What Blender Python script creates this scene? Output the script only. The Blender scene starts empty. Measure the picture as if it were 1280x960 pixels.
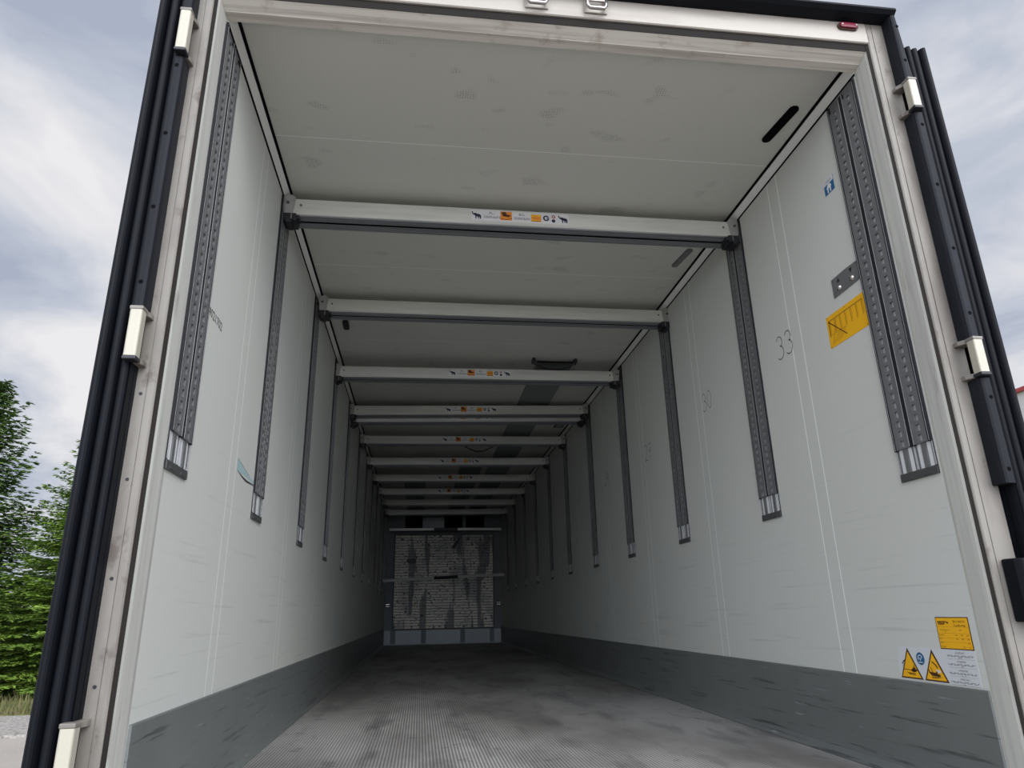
import bpy, bmesh, math, random
from mathutils import Vector, Matrix
from math import sin, cos, pi, radians as R
random.seed(7)
S = bpy.context.scene
C = S.collection

# ------------------------------------------------------------------ camera, world, exposure
cam_d = bpy.data.cameras.new('camera'); cam = bpy.data.objects.new('camera', cam_d); C.objects.link(cam)
S.camera = cam
cam_d.sensor_fit = 'HORIZONTAL'; cam_d.sensor_width = 36.0
cam_d.lens = 862.06 / 1280 * 36.0
cam_d.clip_start = 0.02; cam_d.clip_end = 400
_ya, _pi, _ro = R(7.635), R(18.433), R(-1.257)
fw = Vector((sin(_ya)*cos(_pi), cos(_ya)*cos(_pi), sin(_pi)))
r0 = fw.cross(Vector((0, 0, 1))).normalized(); u0 = r0.cross(fw)
rr = r0*cos(_ro) + u0*sin(_ro); uu = -r0*sin(_ro) + u0*cos(_ro)
M3 = Matrix((rr, uu, -fw)).transposed()
cam.matrix_world = Matrix.Translation((-0.4928, -1.585, 0.5748)) @ M3.to_4x4()

vs = S.view_settings
vs.view_transform = 'Standard'; vs.look = 'None'; vs.gamma = 1.0; vs.use_curve_mapping = False
vs.exposure = 0.0
S.cycles.max_bounces = 16; S.cycles.diffuse_bounces = 10; S.cycles.glossy_bounces = 6
SKY_LEVEL = 1.0
LOBE = 6.0  # extra sky brightness behind the camera, added to light the interior

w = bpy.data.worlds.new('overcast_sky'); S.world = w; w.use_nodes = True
nt = w.node_tree; nt.nodes.clear()
def N(t, typ, **kw):
    n = t.nodes.new(typ)
    for k, v in kw.items():
        if k == 'inp':
            for kk, vv in v.items(): n.inputs[kk].default_value = vv
        else: setattr(n, k, v)
    return n
def ramp(t, stops, interp='LINEAR'):
    n = t.nodes.new('ShaderNodeValToRGB'); n.color_ramp.interpolation = interp
    e = n.color_ramp.elements
    while len(e) < len(stops): e.new(0.5)
    for k, (p, c) in enumerate(stops):
        e[k].position = p; e[k].color = (c[0], c[1], c[2], 1) if hasattr(c, '__len__') else (c, c, c, 1)
    return n
tc = N(nt, 'ShaderNodeTexCoord')
sep = N(nt, 'ShaderNodeSeparateXYZ'); nt.links.new(tc.outputs['Generated'], sep.inputs[0])
zz = N(nt, 'ShaderNodeMath', operation='MAXIMUM', inp={1: 0.0}); nt.links.new(sep.outputs[2], zz.inputs[0])
za = N(nt, 'ShaderNodeMath', operation='ADD', inp={1: 0.22}); nt.links.new(zz.outputs[0], za.inputs[0])
dv = N(nt, 'ShaderNodeVectorMath', operation='DIVIDE'); nt.links.new(tc.outputs['Generated'], dv.inputs[0])
cb = N(nt, 'ShaderNodeCombineXYZ')
for k in range(3): nt.links.new(za.outputs[0], cb.inputs[k])
nt.links.new(cb.outputs[0], dv.inputs[1])
mp = N(nt, 'ShaderNodeMapping', inp={'Location': (3.1, 1.7, 0.0), 'Scale': (1.15, 0.95, 0.6)})
nt.links.new(dv.outputs[0], mp.inputs[0])
cn = N(nt, 'ShaderNodeTexNoise', inp={'Scale': 2.3, 'Detail': 8.0, 'Roughness': 0.52, 'Distortion': 0.5}); nt.links.new(mp.outputs[0], cn.inputs[0])
cr = ramp(nt, [(0.34, (0.40, 0.45, 0.56)), (0.45, (0.53, 0.57, 0.66)), (0.53, (0.66, 0.68, 0.74)), (0.66, (0.84, 0.83, 0.85))])
nt.links.new(cn.outputs[0], cr.inputs[0])
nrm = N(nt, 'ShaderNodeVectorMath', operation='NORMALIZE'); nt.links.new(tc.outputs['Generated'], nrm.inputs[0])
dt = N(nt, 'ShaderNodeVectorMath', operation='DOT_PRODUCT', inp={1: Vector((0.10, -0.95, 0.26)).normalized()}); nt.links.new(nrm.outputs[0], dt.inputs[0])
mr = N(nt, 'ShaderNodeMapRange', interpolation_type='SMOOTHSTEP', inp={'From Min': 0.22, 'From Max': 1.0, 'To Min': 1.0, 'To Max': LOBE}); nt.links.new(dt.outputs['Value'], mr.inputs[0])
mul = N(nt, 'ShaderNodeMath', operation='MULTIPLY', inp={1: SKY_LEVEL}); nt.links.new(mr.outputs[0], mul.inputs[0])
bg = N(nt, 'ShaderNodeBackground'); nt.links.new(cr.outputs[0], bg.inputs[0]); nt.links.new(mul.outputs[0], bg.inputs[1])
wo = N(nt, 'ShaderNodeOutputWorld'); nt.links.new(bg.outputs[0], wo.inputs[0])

sun_d = bpy.data.lights.new('veiled_sun', 'SUN'); sun_d.energy = 1.2; sun_d.angle = R(25); sun_d.color = (1.0, 0.97, 0.92)
sun = bpy.data.objects.new('veiled_sun', sun_d); C.objects.link(sun)
sun.rotation_euler = Vector((-0.35, 0.75, -0.56)).to_track_quat('-Z', 'Y').to_euler()

# ------------------------------------------------------------------ materials
MATS = {}
def mat(name, col, rough=0.5, metal=0.0, spec=0.5, noise=None, bump=None, coords='Object'):
    """noise = list of (scale vec, detail, lo, hi, other colour, strength); bump = (scale vec, strength, distance)"""
    m = bpy.data.materials.new(name); m.use_nodes = True; t = m.node_tree
    b = t.nodes['Principled BSDF']
    b.inputs['Roughness'].default_value = rough; b.inputs['Metallic'].default_value = metal
    b.inputs['Specular IOR Level'].default_value = spec
    c4 = (col[0], col[1], col[2], 1); b.inputs['Base Color'].default_value = c4
    g = N(t, 'ShaderNodeNewGeometry')
    out = None
    for (sc, det, lo, hi, oc, st) in (noise or []):
        mp = N(t, 'ShaderNodeMapping', inp={'Scale': sc}); t.links.new(g.outputs['Position'], mp.inputs[0])
        n = N(t, 'ShaderNodeTexNoise', inp={'Scale': 1.0, 'Detail': det, 'Roughness': 0.6}); t.links.new(mp.outputs[0], n.inputs[0])
        r = N(t, 'ShaderNodeMapRange', inp={'From Min': lo, 'From Max': hi, 'To Min': 0.0, 'To Max': st}); t.links.new(n.outputs[0], r.inputs[0])
        mx = N(t, 'ShaderNodeMix', data_type='RGBA'); t.links.new(r.outputs[0], mx.inputs[0])
        if out: t.links.new(out, mx.inputs[6])
        else: mx.inputs[6].default_value = c4
        mx.inputs[7].default_value = (oc[0], oc[1], oc[2], 1)
        out = mx.outputs[2]
    if out: t.links.new(out, b.inputs['Base Color'])
    if bump:
        sc, st, di = bump
        mp = N(t, 'ShaderNodeMapping', inp={'Scale': sc}); t.links.new(g.outputs['Position'], mp.inputs[0])
        n = N(t, 'ShaderNodeTexNoise', inp={'Scale': 1.0, 'Detail': 3.0}); t.links.new(mp.outputs[0], n.inputs[0])
        bp = N(t, 'ShaderNodeBump', inp={'Strength': st, 'Distance': di}); t.links.new(n.outputs[0], bp.inputs['Height'])
        t.links.new(bp.outputs[0], b.inputs['Normal'])
    MATS[name] = m
    return m

W_COL = (0.555, 0.565, 0.525)
def wall_material(name, seams):
    m = mat(name, W_COL, 0.42, 0, 0.4,
            noise=[((0.9, 0.5, 0.7), 4, 0.45, 0.75, (0.56, 0.60, 0.58), 0.6),
                   ((1, 1.6, 60), 7, 0.59, 0.69, (0.26, 0.28, 0.27), 0.32),
                   ((1, 60, 60), 2, 0.5, 0.9, (0.50, 0.54, 0.52), 0.5)],
            bump=((1, 90, 90), 0.10, 0.002))
    t = m.node_tree; b = t.nodes['Principled BSDF']
    # the streaks of wear live low on the wall: fade the second mix by height
    mixes = [n for n in t.nodes if n.bl_idname == 'ShaderNodeMix']
    g = [n for n in t.nodes if n.bl_idname == 'ShaderNodeNewGeometry'][0]
    sp = N(t, 'ShaderNodeSeparateXYZ'); t.links.new(g.outputs['Position'], sp.inputs[0])
    mr = N(t, 'ShaderNodeMapRange', inp={'From Min': 0.55, 'From Max': 1.35, 'To Min': 1.0, 'To Max': 0.12}); t.links.new(sp.outputs[2], mr.inputs[0])
    l = mixes[1].inputs[0].links[0].from_socket
    ml = N(t, 'ShaderNodeMath', operation='MULTIPLY'); t.links.new(l, ml.inputs[0]); t.links.new(mr.outputs[0], ml.inputs[1]); t.links.new(ml.outputs[0], mixes[1].inputs[0])
    if seams:
        last = b.inputs['Base Color'].links[0].from_socket
        off, pitch, gap = seams
        prev = None
        for d in (0.0, gap):
            a = N(t, 'ShaderNodeMath', operation='SUBTRACT', inp={1: off + d - 0.0025}); t.links.new(sp.outputs[1], a.inputs[0])
            f = N(t, 'ShaderNodeMath', operation='DIVIDE', inp={1: pitch}); t.links.new(a.outputs[0], f.inputs[0])
            fr = N(t, 'ShaderNodeMath', operation='FRACT'); t.links.new(f.outputs[0], fr.inputs[0])
            lt = N(t, 'ShaderNodeMath', operation='LESS_THAN', inp={1: 0.005/pitch}); t.links.new(fr.outputs[0], lt.inputs[0])
            if prev:
                ad = N(t, 'ShaderNodeMath', operation='ADD'); t.links.new(prev, ad.inputs[0]); t.links.new(lt.outputs[0], ad.inputs[1]); prev = ad.outputs[0]
            else: prev = lt.outputs[0]
        mx = N(t, 'ShaderNodeMix', data_type='RGBA'); mx.inputs[7].default_value = (0.88, 0.90, 0.86, 1)
        t.links.new(prev, mx.inputs[0]); t.links.new(last, mx.inputs[6]); t.links.new(mx.outputs[2], b.inputs['Base Color'])
    return m
M_WR = wall_material('white_panel_ruled', (1.180, 1.193, 0.088))
M_WL = wall_material('white_panel_ruled_opposite', (1.168, 1.193, 0.088))
# ceiling: white laminate with faint dotted rubbing marks and a cross seam
M_CEIL = mat('white_ceiling_panel', (0.59, 0.595, 0.55), 0.5, 0, 0.35, noise=[((0.8, 0.8, 1), 3, 0.4, 0.75, (0.54, 0.55, 0.51), 0.6)])
def ceil_marks():
    t = M_CEIL.node_tree; b = t.nodes['Principled BSDF']
    g = [n for n in t.nodes if n.bl_idname == 'ShaderNodeNewGeometry'][0]
    last = b.inputs['Base Color'].links[0].from_socket
    n1 = N(t, 'ShaderNodeMapping', inp={'Scale': (6.5, 10, 1), 'Location': (4.3, 2.1, 0)}); t.links.new(g.outputs['Position'], n1.inputs[0])
    a = N(t, 'ShaderNodeTexNoise', inp={'Scale': 1.0, 'Detail': 1.0}); t.links.new(n1.outputs[0], a.inputs[0])
    r1 = N(t, 'ShaderNodeMapRange', inp={'From Min': 0.66, 'From Max': 0.74, 'To Min': 0.0, 'To Max': 0.42}); t.links.new(a.outputs[0], r1.inputs[0])
    v = N(t, 'ShaderNodeTexVoronoi', inp={'Scale': 90.0, 'Randomness': 0.25}); t.links.new(g.outputs['Position'], v.inputs[0])
    r2 = N(t, 'ShaderNodeMapRange', inp={'From Min': 0.30, 'From Max': 0.42, 'To Min': 1.0, 'To Max': 0.0}); t.links.new(v.outputs['Distance'], r2.inputs[0])
    m2 = N(t, 'ShaderNodeMath', operation='MULTIPLY'); t.links.new(r1.outputs[0], m2.inputs[0]); t.links.new(r2.outputs[0], m2.inputs[1])
    mx = N(t, 'ShaderNodeMix', data_type='RGBA'); t.links.new(m2.outputs[0], mx.inputs[0]); t.links.new(last, mx.inputs[6]); mx.inputs[7].default_value = (0.12, 0.12, 0.12, 1)
    sp = N(t, 'ShaderNodeSeparateXYZ'); t.links.new(g.outputs['Position'], sp.inputs[0])
    aa = N(t, 'ShaderNodeMath', operation='SUBTRACT', inp={1: 1.176}); t.links.new(sp.outputs[1], aa.inputs[0])
    f = N(t, 'ShaderNodeMath', operation='DIVIDE', inp={1: 1.24}); t.links.new(aa.outputs[0], f.inputs[0])
    fr = N(t, 'ShaderNodeMath', operation='FRACT'); t.links.new(f.outputs[0], fr.inputs[0])
    lt = N(t, 'ShaderNodeMath', operation='LESS_THAN', inp={1: 0.003}); t.links.new(fr.outputs[0], lt.inputs[0])
    m3 = N(t, 'ShaderNodeMix', data_type='RGBA'); t.links.new(lt.outputs[0], m3.inputs[0]); t.links.new(mx.outputs[2], m3.inputs[6]); m3.inputs[7].default_value = (0.85, 0.86, 0.82, 1)
    t.links.new(m3.outputs[2], b.inputs['Base Color'])
ceil_marks()
M_KICK = mat('grey_kick_plate', (0.155, 0.168, 0.162), 0.42, 0.2, 0.5,
             noise=[((1, 2.2, 60), 6, 0.58, 0.64, (0.035, 0.038, 0.038), 0.75), ((1, 4.5, 90), 5, 0.66, 0.71, (0.36, 0.38, 0.38), 0.7), ((2, 2, 2), 3, 0.4, 0.7, (0.19, 0.205, 0.20), 0.6)])
M_FLOOR = mat('ribbed_metal_floor', (0.52, 0.51, 0.49), 0.5, 0.15, 0.5,
              noise=[((1.1, 0.55, 1), 4, 0.40, 0.60, (0.20, 0.185, 0.17), 0.85), ((6, 1.2, 1), 5, 0.52, 0.66, (0.11, 0.11, 0.105), 0.65), ((5, 5, 1), 5, 0.62, 0.66, (0.08, 0.08, 0.08), 0.5)])
def floor_ribs():
    t = M_FLOOR.node_tree; b = t.nodes['Principled BSDF']
    g = [n for n in t.nodes if n.bl_idname == 'ShaderNodeNewGeometry'][0]
    last = b.inputs['Base Color'].links[0].from_socket
    sp = N(t, 'ShaderNodeSeparateXYZ'); t.links.new(g.outputs['Position'], sp.inputs[0])
    def wave(sock, pitch, amp):
        m = N(t, 'ShaderNodeMath', operation='MULTIPLY', inp={1: 2*pi/pitch}); t.links.new(sock, m.inputs[0])
        s = N(t, 'ShaderNodeMath', operation='SINE'); t.links.new(m.outputs[0], s.inputs[0])
        a = N(t, 'ShaderNodeMath', operation='MULTIPLY_ADD', inp={1: amp*.5, 2: amp*.5}); t.links.new(s.outputs[0], a.inputs[0])
        return a.outputs[0]
    wx = wave(sp.outputs[0], 0.0145, 1.0); wy = wave(sp.outputs[1], 0.020, 1.0)
    ad = N(t, 'ShaderNodeMath', operation='MULTIPLY_ADD', inp={1: 0.45}); t.links.new(wy, ad.inputs[0]); t.links.new(wx, ad.inputs[2])
    mr = N(t, 'ShaderNodeMapRange', inp={'From Min': 0.25, 'From Max': 1.2, 'To Min': 0.75, 'To Max': 0.0}); t.links.new(ad.outputs[0], mr.inputs[0])
    mx = N(t, 'ShaderNodeMix', data_type='RGBA'); t.links.new(mr.outputs[0], mx.inputs[0]); t.links.new(last, mx.inputs[6]); mx.inputs[7].default_value = (0.075, 0.072, 0.07, 1)
    t.links.new(mx.outputs[2], b.inputs['Base Color'])
    bp = N(t, 'ShaderNodeBump', inp={'Strength': 0.5, 'Distance': 0.002}); t.links.new(ad.outputs[0], bp.inputs['Height']); t.links.new(bp.outputs[0], b.inputs['Normal'])
floor_ribs()
M_RAIL = mat('galvanised_rail', (0.175, 0.178, 0.18), 0.45, 0.3, 0.5, noise=[((30, 30, 3), 3, 0.4, 0.7, (0.145, 0.148, 0.15), 0.7)])
M_RAILB = mat('bright_rail_channel', (0.74, 0.76, 0.77), 0.4, 0.2, 0.5)
M_RAILM = mat('rolled_rail_lip', (0.42, 0.43, 0.44), 0.42, 0.2)
M_RAILC = mat('dark_rail_cap', (0.065, 0.068, 0.068), 0.5, 0.1)
M_RAILE = mat('black_rail_edge', (0.018, 0.018, 0.02), 0.7, 0, 0.15)
M_BEAM = mat('pale_aluminium_beam', (0.68, 0.68, 0.63), 0.38, 0.25, 0.5, noise=[((2, 30, 30), 3, 0.4, 0.75, (0.48, 0.49, 0.46), 0.6)])
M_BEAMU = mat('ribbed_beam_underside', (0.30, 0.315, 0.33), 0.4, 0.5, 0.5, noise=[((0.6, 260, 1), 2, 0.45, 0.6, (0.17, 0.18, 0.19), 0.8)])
M_BRK = mat('bracket_plate', (0.42, 0.42, 0.40), 0.42, 0.5)
M_BLACK = mat('black_plastic', (0.012, 0.013, 0.016), 0.45)
M_GAP = mat('gasket_and_recess_black', (0.003, 0.003, 0.0035), 0.8, 0, 0.05)  # also paints the dark inside of slots, vents and bolt holes
M_RUB = mat('navy_black_rubber', (0.004, 0.005, 0.0075), 0.5, 0, 0.12, noise=[((8, 8, 1.0), 3, 0.5, 0.75, (0.009, 0.010, 0.014), 0.8)])
M_COVER = mat('anthracite_cover', (0.010, 0.011, 0.015), 0.55, 0.0, 0.15, noise=[((12, 12, 2), 3, 0.5, 0.75, (0.018, 0.020, 0.026), 0.7)])
M_STEEL = mat('worn_stainless', (0.205, 0.192, 0.168), 0.48, 0.1, 0.5,
              noise=[((6, 6, 2.0), 5, 0.44, 0.66, (0.125, 0.112, 0.098), 0.9), ((11, 11, 7), 5, 0.60, 0.68, (0.08, 0.06, 0.05), 0.7)])
M_REV = mat('pale_frame_extrusion', (0.40, 0.40, 0.365), 0.5, 0.05, 0.4, noise=[((60, 60, 1.3), 4, 0.42, 0.7, (0.30, 0.298, 0.275), 0.8), ((40, 40, 5), 5, 0.62, 0.7, (0.2, 0.19, 0.17), 0.5)]
)
M_CREAM = mat('cream_header', (0.36, 0.335, 0.295), 0.45, 0.05, 0.5, noise=[((2, 1, 12), 5, 0.5, 0.75, (0.27, 0.24, 0.21), 0.8)])
M_UNDER = mat('beige_header_underside', (0.42, 0.395, 0.345), 0.5, 0.0, 0.4, noise=[((1.5, 60, 60), 4, 0.45, 0.62, (0.28, 0.255, 0.22), 0.8), ((9, 12, 12), 5, 0.6, 0.7, (0.2, 0.16, 0.12), 0.5)])
M_CORN = mat('white_cornice', (0.74, 0.745, 0.72), 0.4, 0.0, 0.5)
M_GROOVE = mat('dirty_seal', (0.016, 0.014, 0.012), 0.8, 0, 0.15)
M_HINGE = mat('cast_hinge_cream', (0.42, 0.40, 0.325), 0.4, 0.1, 0.5, noise=[((14, 14, 4), 4, 0.5, 0.75, (0.36, 0.335, 0.28), 0.7)])
M_CHROME = mat('chrome', (0.45, 0.42, 0.40), 0.22, 0.9)
M_YEL = mat('amber_sticker', (0.80, 0.42, 0.010), 0.45)
M_YELD = mat('ochre_print', (0.42, 0.20, 0.01), 0.5)
M_BRN = mat('dark_brown_print', (0.055, 0.018, 0.006), 0.5)
M_WHITE = mat('white_sticker', (0.68, 0.69, 0.69), 0.4)
M_SHEET = mat('pale_sticker_sheet', (0.58, 0.60, 0.62), 0.4)
M_NAVY = mat('navy_print', (0.008, 0.011, 0.035), 0.5)
M_INK = mat('grey_ink', (0.10, 0.10, 0.12), 0.6)
M_PEN = mat('marker_pen', (0.03, 0.03, 0.03), 0.6)
M_BLUE = mat('blue_sticker', (0.010, 0.105, 0.24), 0.4)
M_ORG = mat('orange_print', (0.72, 0.25, 0.025), 0.5)
M_ORGD = mat('burnt_orange_print', (0.28, 0.06, 0.01), 0.5)
M_RED = mat('dark_red_lens', (0.16, 0.008, 0.03), 0.2)
M_REDP = mat('red_print', (0.35, 0.04, 0.04), 0.5)
M_TEAL = mat('teal_smear', (0.34, 0.48, 0.50), 0.5)
M_DUCT = mat('grey_green_duct', (0.20, 0.235, 0.225), 0.55)
M_BULK = mat('grey_bulkhead', (0.14, 0.165, 0.175), 0.5)
M_BULKK = mat('bulkhead_kick', (0.30, 0.34, 0.36), 0.45, 0.2)
M_PANEL = mat('scraped_slatted_panel', (0.95, 0.92, 0.82), 0.5, 0.0, 0.5,
              noise=[((1.6, 1, 1.1), 3, 0.50, 0.62, (0.25, 0.245, 0.27), 0.55), ((7, 1, 26), 5, 0.60, 0.66, (0.05, 0.05, 0.055), 0.85), ((26, 1, 26), 3, 0.62, 0.68, (0.012, 0.012, 0.012), 0.9), ((3.6, 1, .5), 3, 0.54, 0.57, (0.07, 0.07, 0.085), 0.75), ((16, 1, 16), 4, 0.60, 0.62, (0.012, 0.012, 0.012), 0.9)])
M_ASPH = mat('light_asphalt', (0.34, 0.305, 0.27), 0.85, noise=[((1, 1, 1), 5, 0.4, 0.7, (0.29, 0.26, 0.23), 0.7), ((30, 30, 1), 3, 0.5, 0.7, (0.42, 0.40, 0.38), 0.6)])
M_GRAV = mat('pale_gravel', (0.36, 0.34, 0.31), 0.9, noise=[((14, 14, 14), 3, 0.45, 0.6, (0.17, 0.16, 0.145), 0.9)], bump=((14, 14, 14), 0.9, 0.05))
M_GRASS = mat('dry_grass', (0.10, 0.11, 0.035), 0.9, noise=[((3, 3, 3), 4, 0.45, 0.65, (0.17, 0.14, 0.06), 0.8)])
M_BARK = mat('bark', (0.07, 0.05, 0.035), 0.9)
M_NEED = mat('spruce_needles', (0.17, 0.27, 0.04), 0.6, 0, 0.25, noise=[((1.6, 1.6, 1.6), 4, 0.42, 0.62, (0.06, 0.12, 0.025), 0.85), ((9, 9, 9), 2, 0.5, 0.7, (0.27, 0.37, 0.06), 0.6)])
M_PINE = mat('pine_needles', (0.12, 0.20, 0.05), 0.6, 0, 0.25, noise=[((2, 2, 2), 4, 0.42, 0.62, (0.05, 0.095, 0.03), 0.8)])
M_BLDG = mat('white_cladding', (0.62, 0.62, 0.60), 0.6, noise=[((2, 2, 0.2), 2, 0.5, 0.7, (0.56, 0.56, 0.55), 0.6)])
M_BRED = mat('red_roof_edge', (0.35, 0.05, 0.05), 0.5)

# ------------------------------------------------------------------ mesh helpers
class MB:
    def __init__(s): s.v = []; s.f = []; s.m = []
    def poly(s, pts, mi=0):
        k = len(s.v); s.v += [tuple(p) for p in pts]; s.f.append(tuple(range(k, k+len(pts)))); s.m.append(mi)
    def box(s, x0, x1, y0, y1, z0, z1, mi=0):
        if x0 > x1: x0, x1 = x1, x0
        k = len(s.v)
        s.v += [(x0, y0, z0), (x1, y0, z0), (x1, y1, z0), (x0, y1, z0), (x0, y0, z1), (x1, y0, z1), (x1, y1, z1), (x0, y1, z1)]
        for f in ((0, 3, 2, 1), (4, 5, 6, 7), (0, 1, 5, 4), (1, 2, 6, 5), (2, 3, 7, 6), (3, 0, 4, 7)):
            s.f.append(tuple(k+i for i in f)); s.m.append(mi)
        return s
    def prism(s, prof, fn, t0, t1, mi=0):
        """prof: 2D points; fn(a,b,t)->xyz"""
        k = len(s.v); n = len(prof)
        s.v += [fn(a, b, t0) for a, b in prof] + [fn(a, b, t1) for a, b in prof]
        for i in range(n):
            j = (i+1) % n; s.f.append((k+i, k+j, k+n+j, k+n+i)); s.m.append(mi)
        s.f.append(tuple(range(k+n-1, k-1, -1))); s.m.append(mi)
        s.f.append(tuple(range(k+n, k+2*n))); s.m.append(mi)
        return s
    def tube(s, pts, r, n=8, mi=0):
        pts = [Vector(p) for p in pts]; k0 = len(s.v); rs = r if hasattr(r, '__len__') else [r]*len(pts)
        prev = None
        for i, p in enumerate(pts):
            d = (pts[min(i+1, len(pts)-1)] - pts[max(i-1, 0)]).normalized()
            a = prev if prev is not None and abs(prev.dot(d)) < 0.95 else (Vector((0, 0, 1)) if abs(d.z) < 0.9 else Vector((1, 0, 0)))
            u = (a - d*a.dot(d)).normalized(); v = d.cross(u); prev = u
            for j in range(n):
                q = p + (u*cos(2*pi*j/n) + v*sin(2*pi*j/n))*rs[i]; s.v.append(tuple(q))
        for i in range(len(pts)-1):
            for j in range(n):
                a = k0+i*n+j; b = k0+i*n+(j+1) % n
                s.f.append((a, b, b+n, a+n)); s.m.append(mi)
        s.f.append(tuple(k0+j for j in range(n-1, -1, -1))); s.m.append(mi)
        e = k0+(len(pts)-1)*n; s.f.append(tuple(e+j for j in range(n))); s.m.append(mi)
        return s
    def build(s, name, mats, parent=None, bevel=0, smooth=False, loc=None):
        me = bpy.data.meshes.new(name); me.from_pydata(s.v, [], s.f)
        for m in (mats if isinstance(mats, (list, tuple)) else [mats]): me.materials.append(m)
        for p, mi in zip(me.polygons, s.m): p.material_index = mi
        bm = bmesh.new(); bm.from_mesh(me)
        if bevel or not s.is_flat(): bmesh.ops.recalc_face_normals(bm, faces=bm.faces)
        bm.to_mesh(me); bm.free()
        if smooth:
            for p in me.polygons: p.use_smooth = True
        me.update()
        o = bpy.data.objects.new(name, me); C.objects.link(o)
        if parent: o.parent = parent
        if loc: o.location = loc
        if bevel:
            b = o.modifiers.new('bevel', 'BEVEL'); b.width = bevel; b.segments = 2; b.limit_method = 'ANGLE'; b.angle_limit = R(40)
        return o
    def is_flat(s): return getattr(s, 'flat', False)
def tag(o, label=None, cat=None, group=None, kind=None):
    if label: o['label'] = label
    if cat: o['category'] = cat
    if group: o['group'] = group
    if kind: o['kind'] = kind
    return o
def thing(name, loc, label, cat, group=None, kind=None, rot=None):
    o = bpy.data.objects.new(name, None); C.objects.link(o); o.location = loc; o.empty_display_size = 0.1
    if rot: o.rotation_euler = rot
    return tag(o, label, cat, group, kind)
def struct(name, mb, mats, label, cat, bevel=0):
    return tag(mb.build(name, mats, bevel=bevel), label, cat, kind='structure')
def copy_tree(o, parent=None):
    c = o.copy(); C.objects.link(c)
    if parent: c.parent = parent
    for ch in list(o.children): copy_tree(ch, c)
    return c
FY = lambda a, b, t: (a, t, b)       # profile in xz, run along y
FZ = lambda a, b, t: (a, b, t)       # profile in xy, run along z
FX = lambda a, b, t: (t, a, b)       # profile in yz, run along x

# flat printing on a surface
class Print:
    def __init__(s, org, U, V, Nn): s.o = Vector(org); s.U = Vector(U); s.V = Vector(V); s.N = Vector(Nn); s.mb = MB(); s.mb.flat = True; s.mats = []
    def mi(s, m):
        if m not in s.mats: s.mats.append(m)
        return s.mats.index(m)
    def P(s, u, v, h=0): return tuple(s.o + s.U*u + s.V*v + s.N*h)
    def poly(s, pts, m, h=0.0006): s.mb.poly([s.P(u, v, h) for u, v in pts], s.mi(m))
    def rect(s, u0, v0, u1, v1, m, h=0.0006): s.poly([(u0, v0), (u1, v0), (u1, v1), (u0, v1)], m, h)
    def slab(s, pts, m, th=0.0012):
        k = len(s.mb.v); n = len(pts); s.mb.v += [s.P(u, v, 0) for u, v in pts] + [s.P(u, v, th) for u, v in pts]; mi = s.mi(m)
        s.mb.f.append(tuple(range(k+n, k+2*n))); s.mb.m.append(mi)
        for i in range(n):
            j = (i+1) % n; s.mb.f.append((k+i, k+j, k+n+j, k+n+i)); s.mb.m.append(mi)
    def line(s, pts, wd, m, h=0.0006):
        for (a, b), (c, d) in zip(pts[:-1], pts[1:]):
            L = math.hypot(c-a, d-b) or 1e-9; nx, ny = -(d-b)/L*wd/2, (c-a)/L*wd/2; ex, ey = (c-a)/L*wd*.3, (d-b)/L*wd*.3
            s.poly([(a+nx-ex, b+ny-ey), (a-nx-ex, b-ny-ey), (c-nx+ex, d-ny+ey), (c+nx+ex, d+ny+ey)], m, h)
    def disc(s, u, v, r, m, h=0.0006, r2=None, n=24):
        r2 = r2 or r; s.poly([(u+r*cos(2*pi*i/n), v+r2*sin(2*pi*i/n)) for i in range(n)], m, h)
    def ring(s, u, v, ro, ri, m, a0=0, a1=2*pi, h=0.0006, n=20):
        for i in range(n):
            p, q = a0+(a1-a0)*i/n, a0+(a1-a0)*(i+1)/n
            s.poly([(u+ri*cos(p), v+ri*sin(p)), (u+ro*cos(p), v+ro*sin(p)), (u+ro*cos(q), v+ro*sin(q)), (u+ri*cos(q), v+ri*sin(q))], m, h)
    def text(s, body, u, v, size, m, h=0.0006, align='CENTER', width=None):
        cu = bpy.data.curves.new('t', 'FONT'); cu.body = body; cu.size = size; cu.align_x = align; cu.align_y = 'CENTER'; cu.resolution_u = 2
        ob = bpy.data.objects.new('t', cu); me = bpy.data.meshes.new_from_object(ob)
        xs = [q.co.x for q in me.vertices]; f = 1.0
        if width and xs and max(xs)-min(xs) > 1e-6: f = width/(max(xs)-min(xs))
        k = len(s.mb.v); mi = s.mi(m)
        s.mb.v += [s.P(u+q.co.x*f, v+q.co.y, h) for q in me.vertices]
        for p in me.polygons: s.mb.f.append(tuple(k+i for i in p.vertices)); s.mb.m.append(mi)
        bpy.data.objects.remove(ob); bpy.data.curves.remove(cu); bpy.data.meshes.remove(me)
    def build(s, name, parent=None): return s.mb.build(name, s.mats, parent)
ELE = [(-.50, .42), (-.44, .50), (-.38, .40), (-.40, .28), (-.30, .20), (-.18, .26), (-.02, .24), (.10, .14), (.30, .14), (.44, .02), (.50, -.20), (.47, -.50), (.36, -.50), (.34, -.24),
       (.26, -.22), (.28, -.46), (.18, -.46), (.12, -.20), (.0, -.18), (.0, -.50), (-.12, -.48), (-.12, -.14), (-.22, -.02), (-.34, .02), (-.44, .14), (-.50, .26)]
def elephant(p, u, v, w_, h_, m, flip=1, h=0.0012):
    # split in two convex-ish pieces is not needed: n-gons are triangulated
    p.poly([(u+flip*a*w_, v+b*h_) for a, b in ELE], m, h)

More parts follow.
